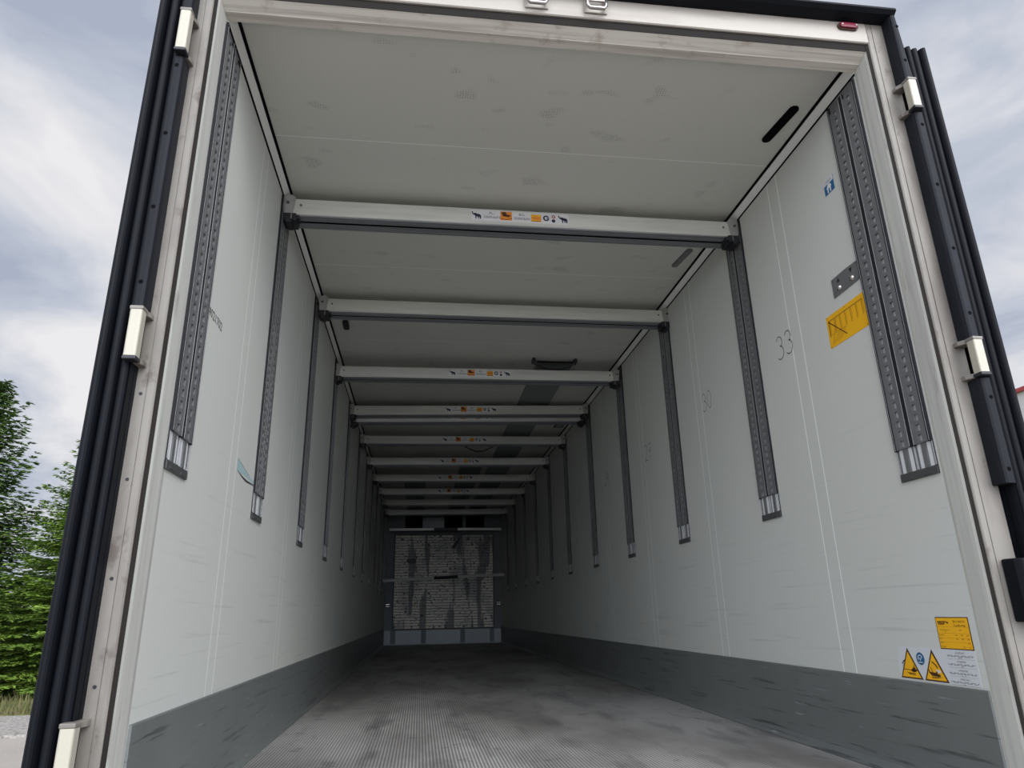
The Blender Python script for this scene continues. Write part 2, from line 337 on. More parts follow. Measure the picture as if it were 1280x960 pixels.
# ------------------------------------------------------------------ the trailer shell (setting)
X = 1.235; Y0 = 0.50; YB = 13.89; ZC = 2.69; YF = 0.42
struct('floor', MB().box(-X-.03, X+.03, .50, YB+.1, -0.16, 0.0).box(-X, X, .43, .50, -.002, 0.0), M_FLOOR, 'ribbed grey metal loading floor running to the dark far end', 'floor')
struct('wall_right', MB().box(X, X+.07, Y0, YB+.1, -0.16, 2.80), M_WR, 'long white panel wall carrying the yellow stickers and pencilled numbers', 'wall')
struct('wall_left', MB().box(-X-.07, -X, Y0, YB+.1, -0.16, 2.80), M_WL, 'long white panel wall with the teal smear, facing the yellow stickers', 'wall')
struct('ceiling', MB().box(-X, X, Y0-.002, YB+.1, ZC, 2.80), M_CEIL, 'white panel ceiling with dotted rubbing marks', 'ceiling')
struct('wall_front', MB().box(-X, X, YB, YB+.1, 0, ZC), M_BULK, 'dark grey end wall behind the scraped panel', 'wall')
for s, nm, lb in ((1, 'baseboard_right', 'dark grey scuffed kick plate below the yellow stickers'), (-1, 'baseboard_left', 'dark grey scratched kick plate below the teal smear')):
    prof = [(s*(X+.001), 0), (s*(X-.035), 0), (s*(X-.035), .006), (s*(X-.020), .014), (s*(X-.010), .032), (s*(X-.008), .06), (s*(X-.008), .318), (s*(X-.005), .322), (s*(X+.001), .322)]
    struct(nm, MB().prism(prof, FY, Y0+.002, YB), M_KICK, lb, 'kick plate')
k = 1
for s in (-1, 1):
    side = 'above the teal-smeared wall' if s < 0 else 'above the wall with yellow stickers'
    struct('trim_%d' % k, MB().prism([(s*X, 2.652), (s*X, ZC), (s*1.211, ZC), (s*1.209, 2.684), (s*1.232, 2.652)], FY, Y0, YB), M_CORN, 'white sloping cornice strip ' + side, 'trim'); k += 1
    struct('trim_%d' % k, MB().prism([(s*X, 2.652), (s*1.2335, 2.652), (s*1.2285, 2.6475), (s*1.232, 2.643), (s*X, 2.643)], FY, Y0, YB), M_GAP, 'thin black wall joint ' + side, 'trim'); k += 1
    struct('trim_%d' % k, MB().prism([(s*1.211, ZC), (s*1.209, 2.6835), (s*1.199, 2.6835), (s*1.197, ZC)], FY, Y0, YB), M_GAP, 'black ceiling joint ' + side, 'trim'); k += 1
struct('trim_%d' % k, MB().box(-1.30, 1.30, .415, .50, -.30, -.002), M_STEEL, 'worn steel sill below the loading floor', 'sill'); k += 1
# rear frame posts
IN = {-1: 1.307, 1: 1.335}
OUT = {-1: 1.335, 1: 1.372}
for s in (-1, 1):
    side = 'beside the teal-smeared wall' if s < 0 else 'beside the wall with yellow stickers'
    prof = [(s*X, Y0), (s*1.2352, .492), (s*1.2360, .486), (s*1.2385, .474), (s*1.2389, .472), (s*1.2430, .452), (s*1.2434, .450), (s*1.2460, .438), (s*1.250, .430), (s*1.262, .430), (s*1.262, Y0)]
    struct('trim_%d' % k, MB().prism(prof, FZ, -0.16, 2.71), M_REV, 'pale ribbed door reveal ' + side, 'door frame'); k += 1
    struct('trim_%d' % k, MB().box(s*1.250, s*1.264, .428, .46, -0.16, 2.73), M_GROOVE, 'dirty dark seal along the door post ' + side, 'seal'); k += 1
    xo = IN[s] + .02
    prof = [(s*1.262, .50), (s*1.262, .424), (s*1.266, .420), (s*1.284, .420), (s*1.2845, .4225), (s*1.287, .4225), (s*1.2875, .420), (s*xo, .420), (s*xo, .50)]
    post = struct('trim_%d' % k, MB().prism(prof, FZ, -0.16, 2.832), M_STEEL, 'worn steel door post ' + side, 'door frame'); k += 1
    if s < 0:
        for z in (1.197, .949, .685, .422):
            MB().tube([(-1.300, .421, z), (-1.300, .4185, z)], .0048, 12).build('bolt_or_hole', M_BLACK, post)  # hole in the post drawn as a black disc for its dark inside
# header
struct('trim_%d' % k, MB().prism([(Y0, 2.655), (.470, 2.668), (.468, 2.6705), (.432, 2.700), (.430, 2.71), (Y0, 2.71)], FX, -1.25, 1.25), M_UNDER, 'beige stepped underside of the door header', 'door frame'); k += 1
struct('trim_%d' % k, MB().box(-1.262, 1.262, .430, .47, 2.700, 2.738), M_GROOVE, 'dark dirty seal under the cream header', 'seal'); k += 1
struct('trim_%d' % k, MB().prism([(.50, 2.735), (.424, 2.735), (.420, 2.739), (.420, 2.832), (.50, 2.832)], FX, -1.262, 1.262), M_CREAM, 'cream painted door header above the opening', 'door frame'); k += 1
struct('trim_%d' % k, MB().prism([(.60, 2.832), (.40, 2.832), (.37, 2.838), (.355, 2.850), (.358, 2.862), (.372, 2.871), (.60, 2.872)], FX, -1.36, 1.362), M_RUB, 'black rubber rain gutter along the roof edge', 'trim'); k += 1
struct('trim_%d' % k, MB().box(-1.30, 1.30, .60, YB+.1, 2.80, 2.86), M_REV, 'white outer roof skin of the trailer', 'trim'); k += 1

# opened doors folded back along the sides, with rubber lipped edges
for s, nm, lb in ((-1, 'door_1', 'black-edged rear door folded back outside the teal-smeared wall'), (1, 'door_2', 'black-edged rear door folded back outside the wall with yellow stickers')):
    x0 = OUT[s] - (.018 if s < 0 else .0); x1 = 1.424 if s < 0 else 1.472
    ztop = 2.90 if s < 0 else 2.682
    door = thing(nm, (s*(x0+x1)/2, .45, -0.16), lb, 'door', kind='structure')
    zc = ztop + .16
    MB().box(-(x1-x0)/2+.004, (x1-x0)/2-.002, -.03, 1.22, 0, zc-.02).build('leaf', M_COVER, door, bevel=.004)
    seal = MB(); hw = (x1-x0)/2
    seal.box(-hw, hw, -.05, -.03, 0, zc-.012)
    n = 3
    for i in range(n):
        c0 = -hw + (2*hw)*(i+.5)/n; rad = hw/n*.94; th = .0045
        arc = [(c0+rad*cos(a), -.052-rad*1.9*sin(a)) for a in [pi*j/10 for j in range(11)]]
        arc2 = [(c0+(rad-th)*cos(a), -.052-(rad*1.9-th)*sin(a)) for a in [pi*j/10 for j in range(10, -1, -1)]]
        if i == 1: arc = [(a, b*0.8-.0104) for a, b in arc]; arc2 = [(a, b*0.8-.0104) for a, b in arc2]
        seal.prism(arc + arc2, FZ, 0, zc)
    seal.build('rubber_seal', M_RUB, door)
    # small secondary lips between the fins and the cover
    lip = MB()
    for dx in (0.004, 0.010):
        lip.prism([(s*(-hw+dx), -.052), (s*(-hw+dx)+.0015, -.078), (s*(-hw+dx)+.003, -.052)], FZ, 0, zc-.01)
    lip.build('sealing_lip', M_RUB, door)

# perforated wall rails
def rail_mesh(s, z0=0.995, z1=2.643):
    """s=+1 rail on the +x wall (raised towards -x)"""
    H = z1-z0; n_ = -s
    def bx(mb, u0, u1, h0, h1, a, b, mi=0): mb.box(n_*h0, n_*h1, u0, u1, a, b, mi)
    ch = MB(); bx(ch, -.094, .094, 0, .002, 0, H)
    back = MB()
    for c0 in (-.0475, .0475): bx(back, c0-.030, c0+.030, .002, .0026, .116, .115+int((H-.135)/.0362)*.0362, 1)
    for c0 in (-.0475, .0475):
        for q_ in (-.024, .024): bx(back, c0+q_-.009, c0+q_+.009, .002, .0026, .03, .114)
    lips = MB()
    for a, b in ((-.0125, -.010), (.010, .0125)): bx(lips, a, b, .0108, .0115, .115, H-.02)
    for a, b in ((-.0895, -.088), (.088, .0895)): bx(lips, a, b, .0108, .0115, .115, H-.02)
    edge = MB()  # black strips added to keep the rail sides from catching light
    for a, b in ((-.0945, -.082), (.082, .0945)): bx(edge, a, b, .001, .0108, .112, H-.01)
    bx(edge, -.0135, .0135, .001, .0104, .113, H-.02)
    for a, b in ((-.0945, -.089), (.089, .0945)): bx(edge, a, b, .001, .005, .0, .112)
    for a, b in ((-.094, -.089), (-.003, .003), (.089, .094)): bx(lips, a, b, .002, .006, .03, .115)
    cap = MB(); bx(cap, -.094, .094, .0, .008, 0, .026); bx(cap, -.07, -.03, .008, .010, .004, .012); bx(cap, .03, .07, .008, .010, .004, .012)
    strips = []
    for c0 in (-.0475, .0475):
        st = MB(); hw = .034; hh = .0100; hv = .0118; p = .0362; top = .0105
        zs = .115; cnt = int((H-.02-zs)/p)
        Q = lambda u, z, h: (n_*h, c0+u, z)
        for i in range(cnt):
            a = zs+i*p; b = a+p; m0 = a+p/2-hv; m1 = a+p/2+hv
            st.poly([Q(-hw, a, top), Q(hw, a, top), Q(hw, m0, top), Q(-hw, m0, top)])
            st.poly([Q(-hw, m1, top), Q(hw, m1, top), Q(hw, b, top), Q(-hw, b, top)])
            st.poly([Q(-hw, m0, top), Q(-hh, m0, top), Q(-hh, m1, top), Q(-hw, m1, top)])
            st.poly([Q(hh, m0, top), Q(hw, m0, top), Q(hw, m1, top), Q(hh, m1, top)])
            for (u, z), (u2, z2) in (((-hh, m0), (hh, m0)), ((hh, m0), (hh, m1)), ((hh, m1), (-hh, m1)), ((-hh, m1), (-hh, m0))):
                st.poly([Q(u, z, top), Q(u2, z2, top), Q(u2, z2, .0026), Q(u, z, .0026)])
        zt = zs+cnt*p
        for u in (-hw, hw): st.poly([Q(u, zs, .002), Q(u, zt, .002), Q(u, zt, top), Q(u, zs, top)])
        st.poly([Q(-hw, zs, .002), Q(hw, zs, .002), Q(hw, zs, top), Q(-hw, zs, top)])
        st.box(n_*.002, n_*.006, c0-.011, c0+.011, .028, zs)
        st.flat = True; strips.append(st)
    return ch, back, edge, lips, cap, strips
ORD = ['first', 'second', 'third', 'fourth', 'fifth', 'sixth', 'seventh', 'eighth', 'ninth', 'tenth', 'eleventh']
YR = [0.603, 1.680, 2.875, 4.075, 5.29, 6.53, 7.68, 8.87, 10.05, 11.28, 12.50]
YL = [0.583, 1.667, 2.855, 4.045, 5.25, 6.50, 7.70, 8.93, 10.10, 11.28, 12.50]
for s, ys, on in ((1, YR, 'on the wall with yellow stickers'), (-1, YL, 'on the teal-smeared wall')):
    ch, back, edge, lips, cap, strips = rail_mesh(s)
    root = thing('wall_rail', (s*X, ys[0], .995), '', 'load rail')
    c = ch.build('channel', M_RAIL, root); back.build('bright_backing', [M_RAILB, M_RAILM], c); lips.build('channel_lip', M_RAILM, c); edge.build('edge_strip', M_RAILE, c)
    for st in strips: st.build('perforated_strip', M_RAIL, root)
    tag(cap.build('end_cap', M_RAILC, root), 'dark end cap')
    for i, y in enumerate(ys):
        o = root if i == 0 else copy_tree(root)
        o.location.y = y
        what = 'wide perforated steel rail' if i < 2 else 'perforated steel rail'
        tag(o, '%s %s, %s from the open end' % (what, on, ORD[i]), 'load rail', 'perforated rails ' + on)

# crossbars under the ceiling
def crossbar_proto():
    root = thing('ceiling_crossbar', (0, 0, 0), '', 'crossbar')
    L = 1.180
    b = MB().prism([(0, 0), (0, .088), (.004, .092), (.128, .092), (.132, .088), (.132, 0), (.12, -.004), (.078, -.004), (.078, .02), (.056, .02), (.056, -.004), (.012, -.004)], FX, -L, L)
    beam = b.build('beam', M_BEAM, root)
    u = MB()
    for a, c in ((.004, .055), (.079, .128)):
        u.box(-L+.004, L-.004, a, c, -.0065, -.0035)
        for j in range(5):
            yy = a + (c-a)*(j+.5)/5; u.box(-L+.004, L-.004, yy-.0018, yy+.0018, -.0085, -.0065)
    MB().box(-L+.004, L-.004, .0562, .0778, -.0035, .010).build('slot_shade', M_GAP, beam)  # black strip that paints the shade inside the slot
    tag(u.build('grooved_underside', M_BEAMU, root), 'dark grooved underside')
    for s in (-1, 1):
        MB().tube([(s*(L-.038), 0.001, .052), (s*(L-.038), -.004, .052)], .007, 12).build('rivet', M_CHROME, beam)
        br = MB().prism([(s*L, -.004), (s*(L+.042), .0), (s*(L+.050), .10), (s*(L+.012), .112), (s*(L-.012), .094)], FY, -.006, .0)
        br.box(s*(L-.002), s*(L+.050), -.004, .10, .094, .098)
        brk = br.build('end_bracket', M_BRK, root)
        MB().tube([(s*(L+.026), -.005, .062), (s*(L+.026), -.011, .062)], .008, 6).build('bolt_or_hole', M_RAILC, brk)
        lk = MB().box(s*(L-.020), s*(L+.046), -.012, .09, -.040, .000)
        lk.box(s*(L-.034), s*(L-.018), -.006, .05, -.028, -.008).box(s*(L+.002), s*(L+.030), -.018, .07, -.056, -.040)
        lock = lk.build('lock', M_BLACK, root, bevel=.003)
        MB().box(s*(L+.000), s*(L+.006), -.016, -.012, -.036, -.006).build('latch_tongue', M_CHROME, lock)
    return root
def sticker(root, wd=0.53, dark=False):
    p = Print((0, -.0004, .050), (1, 0, 0), (0, 0, 1), (0, -1, 0)); h = .031
    st = Print((0, 0, .050), (1, 0, 0), (0, 0, 1), (0, -1, 0)); st.slab([(-wd/2, -h), (wd/2, -h), (wd/2, h), (-wd/2, h)], M_WHITE, .001)
    so = st.build('load_sticker', root)
    q = .0016
    elephant(p, -.236, 0, .050, .046, M_NAVY, 1, q)
    p.text('PL:', -.155, .014, .022, M_INK, q); p.text('1000daN', -.155, -.010, .022, M_INK, q, width=.086)
    p.rect(-.108, -.024, -.046, .028, M_ORG, q); p.poly([(-.104, .024), (-.080, .026), (-.072, .010), (-.052, .008), (-.062, -.004), (-.094, 0)], M_BRN, q+.0003); p.line([(-.105, -.015), (-.075, -.020), (-.048, -.012)], .004, M_ORGD, q+.0003)
    p.text('BG:', .008, .014, .022, M_INK, q); p.text('3000daN', .008, -.010, .022, M_INK, q, width=.086)
    p.rect(.058, -.024, .112, .026, M_YEL, q); p.poly([(.060, .004), (.082, .012), (.110, .002), (.108, -.012), (.064, -.010)], M_ORG, q+.0003); p.line([(.060, -.020), (.085, -.022), (.110, -.018)], .004, M_REDP, q+.0003); p.rect(.058, .020, .112, .026, M_WHITE, q+.0003)
    p.ring(.140, .001, .017, .009, M_NAVY, R(50), R(360), q); p.poly([(.140, 0), (.152, .014), (.156, .008), (.144, -.003)], M_INK, q)
    p.ring(.180, .012, .010, .005, M_REDP, h=q); p.disc(.180, -.013, .010, M_NAVY, q)
    elephant(p, .232, 0, .050, .046, M_NAVY, 1, q)
    tag(p.build('printing', so), 'printed load figures and elephant marks')
    return so
proto = crossbar_proto()
# y of the face, z bottom at both ends, has sticker
BARS = [(1.605, 2.543, 2.540, 1, 0.0), (2.78, 2.536, 2.534, 0, 0.02), (3.985, 2.486, 2.494, 1, -.02), (5.205, 2.503, 2.545, 1, -.01), (6.45, 2.508, 2.521, 1, 0), (7.59, 2.494, 2.508, 1, 0),
        (8.78, 2.496, 2.508, 1, 0), (9.955, 2.494, 2.503, 1, .03), (11.18, 2.503, 2.507, 0, .025), (12.40, 2.497, 2.512, 0, .012)]
plain = proto
stick_children = None
for i, (y, zl, zr, stk, dx) in enumerate(BARS):
    o = proto if i == 0 else copy_tree(plain_src)
    if i == 0:
        plain_src = copy_tree(proto)         # an undecorated one to copy from; becomes the second bar below
        o.location = (dx, y, (zl+zr)/2); o.rotation_euler.y = -math.atan2(zr-zl, 2.36); sticker(o); stk_src = [c_ for c_ in o.children if c_.name.startswith('load_sticker')][0]
    else:
        o.location = (dx, y, (zl+zr)/2); o.rotation_euler.y = -math.atan2(zr-zl, 2.36)
        if stk: copy_tree(stk_src, o)
    lab = '%s with printed load sticker, %s bar from the open end' if stk else '%s without a sticker, %s bar from the open end'
    tag(o, lab % ('pale aluminium crossbar', ORD[i]), 'crossbar', 'crossbars under the ceiling')
o = plain_src; o.location = (-.01, 5.365, 2.492); o.rotation_euler.y = -0.017; copy_tree(stk_src, o)
tag(o, 'extra crossbar tucked close behind the fourth bar from the open end', 'crossbar', 'crossbars under the ceiling')

# telescopic load bars at the far end
def load_bar(a, b, label, th=.052):
    a, b = Vector(a), Vector(b); d = b-a; L = d.length; mid = (a+b)/2
    o = thing('telescopic_load_bar', mid, label, 'load bar', 'load bars at the far end')
    o.rotation_euler = d.to_track_quat('X', 'Z').to_euler()
    for s in (-1, 1):
        arm = MB().box(s*.24, s*L/2, -.02, .02, -th/2, th/2).build('bar_tube', M_BEAM, o, bevel=.004)
        MB().box(s*(L/2-.012), s*L/2, -.03, .03, -th/2-.008, th/2+.008).build('end_foot', M_BRK, arm)
        MB().tube([(s*(L/2-.05), -.02, 0), (s*(L/2-.05), -.024, 0)], .008, 10).build('rivet', M_BLACK, arm)
    mb = MB().box(-.25, .25, -.025, .025, -th/2-.004, th/2+.004).box(-.20, .20, -.031, -.025, -.012, .012)
    tag(mb.build('centre_sleeve', M_BLACK, o, bevel=.003), 'black centre sleeve')
    return o
load_bar((-1.16, 13.40, 2.315), (1.21, 13.40, 2.312), 'level telescopic load bar with black centre, above the scraped panel')
load_bar((-1.20, 12.28, 1.225), (1.205, 13.03, 1.350), 'slanting telescopic load bar crossing the middle of the scraped panel')

# end wall fittings
pan = thing('slatted_end_panel', (0, YB-.01, .32), 'scraped pale slatted panel with dark worn patches on the end wall', 'panel')
mb = MB(); nsl = 34; x0, x1, z1 = -1.045, 1.07, 1.925
mb.box(x0, x1, -.03, .01, 0, z1, 1)
for i in range(nsl):
    a = z1*i/nsl; mb.box(x0+.004, x1-.004, -.042, -.03, a+.005, a+z1/nsl-.005)
mb.build('slats', [M_PANEL, M_RAILC], pan)
fr = MB()
for a, b in ((x0-.022, x0), (x1, x1+.022)): fr.box(a, b, -.05, .01, -.02, z1+.02)
fr.box(x0, x1, -.05, .01, z1, z1+.022).box(x0, x1, -.05, .01, -.02, 0)
fr.build('panel_frame', M_RAILC, pan)
for pts, nm in (([(-.03+.19, 1.66), (.09+.19, 1.80), (.13+.19, 1.86), (.17+.19, 1.84), (.12+.19, 1.76), (.04+.19, 1.62)], 0), ([(-.80, 1.36), (-.78, 1.42), (-.63, 1.43), (-.58, 1.38), (-.62, 1.33), (-.72, 1.32)], 1)):
    m_ = MB(); m_.prism([(a, b) for a, b in pts], FY, -.046, -.040); tag(m_.build('black_patch', M_BLACK, pan), 'torn black patch')
bot = thing('bulkhead_kick_board', (0, YB-.005, 0), 'grey kick board with four uprights along the foot of the end wall', 'kick board')
MB().box(-1.225, 1.225, -.03, .004, .012, .295).build('board', M_BULKK, bot, bevel=.004)
for a, b in ((-1.09, -.985), (-.455, -.355), (.362, .462), (.985, 1.075)):
    MB().box(a, b, -.055, -.031, .035, .292).build('upright', M_BULK, bot, bevel=.004)
    
evap = thing('evaporator_housing', (0, YB-.02, 2.36), 'grey cooling unit housing with dark vents above the scraped panel', 'cooling unit')
mb = MB().box(-1.10, 1.12, -.20, .01, 0, .02).box(-1.10, -.84, -.20, -.18, .02, .325).box(.875, 1.12, -.20, -.18, .02, .325).box(-.84, .875, -.20, -.18, .285, .325).box(.40, .465, -.20, -.18, .02, .285).box(-.84, .875, -.02, -.01, .02, .285)
mb.build('housing', M_BULK, evap)
MB().box(-.47, .0, -.205, -.18, .02, .24).build('access_panel', M_BULKK, evap, bevel=.003)
for a, b in ((-.84, -.47), (.0, .40), (.465, .875)): MB().box(a, b, -.12, -.11, .02, .285).build('vent_dark_back', M_GAP, evap)  # flat black sheets painted as the darkness inside the vent openings
for s, x in ((-1, -1.165), (1, 1.18)):
    o = thing('wall_latch', (x, YB-.002, .80), 'small chrome latch on the end wall beside the panel, ' + ('teal-smeared wall side' if s < 0 else 'yellow sticker side'), 'latch', 'latches beside the end panel')
    MB().box(-.05, .05, -.012, 0, -.05, .05).build('latch_plate', M_BLACK, o, bevel=.003)
    MB().box(-.035, .04, -.022, -.012, .012, .024).box(-.035, .04, -.022, -.012, -.03, -.02).build('latch_bolt', M_CHROME, o)

# ------------------------------------------------------------------ ceiling fittings
def stadium(L, r, n=8):
    return [(L/2-r+r*cos(a), r*sin(a)) for a in [-pi/2+pi*j/n for j in range(n+1)]] + [(-L/2+r+r*cos(a), r*sin(a)) for a in [pi/2+pi*j/n for j in range(n+1)]]
def ceiling_lamp(loc, ang, L, r, m, label):
    o = thing('ceiling_lamp', loc, label, 'lamp', 'slim lamps in the ceiling', rot=(0, 0, ang))
    MB().prism(stadium(L, r), FZ, -.008, 0).build('bezel', M_GAP if m is M_GAP else M_RAIL, o)
    MB().prism(stadium(L-.012, r-.006), FZ, -.012, -.008).build('lens', m, o)
M_GLOSS = mat('black_glossy_lens', (0.01, 0.01, 0.012), 0.12)
M_LENS = mat('grey_lamp_lens', (0.16, 0.165, 0.165), 0.25)
ceiling_lamp((1.107, .869, ZC), R(96.8), .25, .022, M_GAP, 'slim black lamp in the ceiling between opening and the first crossbar')
ceiling_lamp((1.107, 2.128, ZC), R(97), .235, .021, M_LENS, 'slim grey lamp in the ceiling between the first and second crossbars')
o = thing('door_stay_clip', (-1.09, 3.34, ZC), 'small black clip on the ceiling behind the second crossbar', 'clip')
MB().prism(stadium(.13, .022), lambda a, b, t: (b, a, t), -.030, 0).build('clip_body', M_BLACK, o, bevel=.003)
def strap(cx, y, w_, label):
    o = thing('ceiling_grab_strap', (cx, y, ZC), label, 'strap', 'black straps on the ceiling')
    mb = MB(); n = 14
    for i in range(n):
        a, b = -w_/2+w_*i/n, -w_/2+w_*(i+1)/n
        f = lambda q: -.028-.062*(1-(2*q/w_)**2)
        k0 = len(mb.v)
        mb.v += [(a, -.02, f(a)), (b, -.02, f(b)), (b, .045, f(b)), (a, .045, f(a)), (a, -.02, f(a)-.006), (b, -.02, f(b)-.006), (b, .045, f(b)-.006), (a, .045, f(a)-.006)]
        for fc in ((0, 1, 2, 3), (7, 6, 5, 4), (0, 4, 5, 1), (2, 6, 7, 3)): mb.f.append(tuple(k0+j for j in fc)); mb.m.append(0)
    mb.build('strap_band', M_RAILC, o)
    for s in (-1, 1): MB().box(s*w_/2-.014, s*w_/2+.014, -.024, .05, -.036, 0).build('strap_anchor', M_BLACK, o, bevel=.004)
strap(.635, 3.99, .37, 'black sagging strap on the ceiling behind the third crossbar')
strap(.23, 7.20, .35, 'black sagging strap on the ceiling between fifth and sixth crossbars')
def duct(x0, x1, y0, y1, label):
    o = thing('air_duct', ((x0+x1)/2, y0, ZC-.001), label, 'air duct', 'flat ducts along the ceiling'); h = (x1-x0)/2
    MB().prism([(-h, 0), (-h+.006, -.014), (h-.006, -.014), (h, 0)], FY, 0, y1-y0).build('duct_sheet', M_DUCT, o)
    for yy in (0, (y1-y0)/2, y1-y0-.04): MB().box(-h-.004, h+.004, yy, yy+.03, -.018, 0).build('duct_clamp', M_RAIL, o)
duct(.49, .825, 4.05, 13.6, 'flat grey duct starting behind the third crossbar')
duct(.06, .40, 8.25, 13.6, 'flat grey duct starting between sixth and seventh crossbars')
duct(-.79, -.44, 9.3, 13.6, 'flat grey duct starting behind the seventh crossbar')
o = thing('ceiling_sensor', (1.105, 6.19, ZC), 'small grey square sensor in the ceiling behind the fourth crossbar', 'sensor')
MB().box(-.055, .055, -.10, .10, -.010, 0).build('sensor_frame', M_BLACK, o, bevel=.003)
MB().box(-.035, .035, -.07, .07, -.014, -.010).build('sensor_cover', M_DUCT, o)

# ------------------------------------------------------------------ stickers and writing on the walls
def RW(y, z, h=0): return (X-h, y, z)
UR, UL, VZ = (0, -1, 0), (0, 1, 0), (0, 0, 1)
# blue notice
p = Print(RW(.788, 2.313), UR, VZ, (-1, 0, 0))
p.slab([(-.035, -.035), (.035, -.035), (.035, .035), (-.035, .035)], M_BLUE); q = .0018
p.rect(-.035, .010, .035, .035, M_SHEET, q); p.text('CHECK', 0, .0225, .016, M_INK, q+.0004, width=.05)
p.poly([(-.014, -.032), (-.014, -.010), (-.020, -.010), (-.004, .009), (.012, .006), (.018, -.010), (.012, -.010), (.012, -.032), (.004, -.032), (.004, -.012), (-.006, -.012), (-.006, -.032)], M_WHITE, q)
tag(p.build('blue_notice'), 'small blue notice with white arrow, high beside the first rail', 'sticker')
# steel plate
pl = thing('key_plate', RW(.797, 1.864), 'grey steel plate with two sockets above the yellow crate sign', 'plate')
p = Print((0, 0, 0), UR, VZ, (-1, 0, 0)); p.slab([(-.092, -.044), (.092, -.040), (.092, .040), (.010, .043), (-.092, .040)], M_RAIL, .004)
plate_o = p.build('plate', pl)
p = Print((0, 0, 0), UR, VZ, (-1, 0, 0))
for u in (-.045, .045):
    dz = 0.006
    p.poly([(u-.011, dz+.004), (u+.011, dz+.004), (u, dz+.026)] if u < 0 else [(u-.011, dz+.024), (u+.011, dz+.024), (u, dz+.002)], M_BLACK, .0046)
for u in (-.083, .083):
    for v in (-.034, .032): p.disc(u, v, .0045, M_INK, .0046)
p.build('plate_marks', plate_o)
for u in (-.045, .045):
    mb = MB(); n = 12
    for kk, (r_, h_) in enumerate(((.013, .004), (.011, .010), (.006, .0135), (.001, .0145))):
        for j in range(n): mb.v.append((-h_, -u+r_*cos(2*pi*j/n), -.016+r_*sin(2*pi*j/n)))
        if kk:
            for j in range(n): mb.f.append(((kk-1)*n+j, (kk-1)*n+(j+1) % n, kk*n+(j+1) % n, kk*n+j)); mb.m.append(0)
    mb.build('socket_dome', M_CHROME, pl, smooth=True)
# yellow crate sign
p = Print(RW(.841, 1.694), UR, VZ, (-1, 0, 0)); a, b = .134, .0715
p.slab([(-a, -b), (a, -b), (a, b), (-a, b)], M_YEL, .0012); q = .0018
p.line([(-a+.012, .048), (a-.014, .048)], .005, M_YELD, q)
for i in range(7):
    u = -.116+i*.038; p.line([(u, .048), (u, -.014)], .0045, M_YELD, q); p.line([(u+.008, .044), (u+.008, -.010)], .002, M_YELD, q)
for u, v in ((-.12, -.016), (-.082, -.016), (-.044, -.016)): p.line([(u, v), (u+.034, v)], .002, M_YELD, q)
p.line([(-.118, .046), (-.008, -.050)], .004, M_BRN, q+.0003); p.line([(-.112, -.062), (-.060, .044)], .003, M_YELD, q+.0003)
p.line([(-.118, .046), (-.118, -.022)], .0035, M_BRN, q+.0003)
for i in range(5): p.line([(-.108+i*.01, -.054+i*.008), (-.040+i*.008, -.052+i*.008)], .0018, M_YELD, q)
for u, v in ((-a+.008, b-.006), (0, b-.006), (a-.01, -b+.006), (-a+.01, -b+.006)): p.disc(u, v, .003, M_YELD, q)
tag(p.build('crate_sign'), 'yellow sign with crossed-out crate drawing beside the first rail', 'sign')
# certificate
p = Print(RW(.603, .485), UR, VZ, (-1, 0, 0)); a, b = .074, .050
p.slab([(-a, -b), (a, -b), (a, b), (-a, b)], M_BRN, .0010); p.rect(-a+.0028, -b+.0028, a-.0028, b-.0028, M_YEL, .0014); q = .0019
p.rect(-.064, .030, -.030, .0375, M_BRN, q); p.text('CARGOBULL', -.047, .0337, .0065, M_YEL, q+.0003, width=.030); p.rect(-.062, .0265, -.034, .0290, M_BRN, q)
elephant(p, -.0215, .034, .015, .010, M_BRN, 1, q)
p.text('EN 12642 XL', .034, .036, .0098, M_BRN, q, width=.054); p.text('Ladung', .034, .0245, .0098, M_BRN, q, width=.048)
p.text('Certificate no.', -.036, .010, .0055, M_BRN, q, width=.045); p.text('XL', -.036, .0035, .0050, M_BRN, q); p.text('2500', .032, .010, .0055, M_BRN, q)
for v in (.019, -.001, -.015, -.028): p.rect(-.070, v, .070, v+.0006, M_YELD, q)
for i, (v, tx) in enumerate(((-.006, 'Stirnwand'), (-.018, 'Seite'), (-.030, 'Boden'), (-.042, 'Rückwand'))):
    p.text(tx, -.068, v, .0055, M_BRN, q, align='LEFT')
    for u in (.012, .036, .060)[(0 if i < 2 else 2 if i == 2 else 1):]: p.text('daN', u, v, .0055, M_BRN, q)
tag(p.build('certificate_sticker'), 'amber certificate sticker above the text sheet near the opening', 'sticker')
# warning sheet: pale backing with two triangles, blue disc and printed text
sh = thing('warning_sheet', RW(.69, .381), 'pale warning sticker sheet with two triangles just above the kick plate', 'sticker')
p = Print((0, 0, 0), UR, VZ, (-1, 0, 0)); p.slab([(-.222, -.0525), (.160, -.0525), (.160, .053), (-.200, .053), (-.222, .020)], M_SHEET, .0006)
q = .0011
base_o = p.build('sheet', sh)
p = Print((0, 0, 0), UR, VZ, (-1, 0, 0))
for i, (v, tx) in enumerate(((.043, 'ACHTUNG'), (.017, 'ATTENTION'), (-.010, 'ATTENTION'), (-.036, 'ATENCION'))):
    p.text(tx, .094, v, .0085, M_INK, q, width=.040)
    for j, (w1, dv) in enumerate(((.125, -.0075), (.118, -.0105), (.020, -.0150))):
        n_ = int(w1/.006)
        for t_ in range(n_):
            if (t_*7+i*3+j) % 5: p.rect(.094-w1/2+t_*.006, v+dv-.0008, .094-w1/2+t_*.006+.0048, v+dv+.0008, M_INK, q)
    p.rect(.032, v-.0180, .155, v-.0176, M_INK, q)
p.build('printing', base_o)
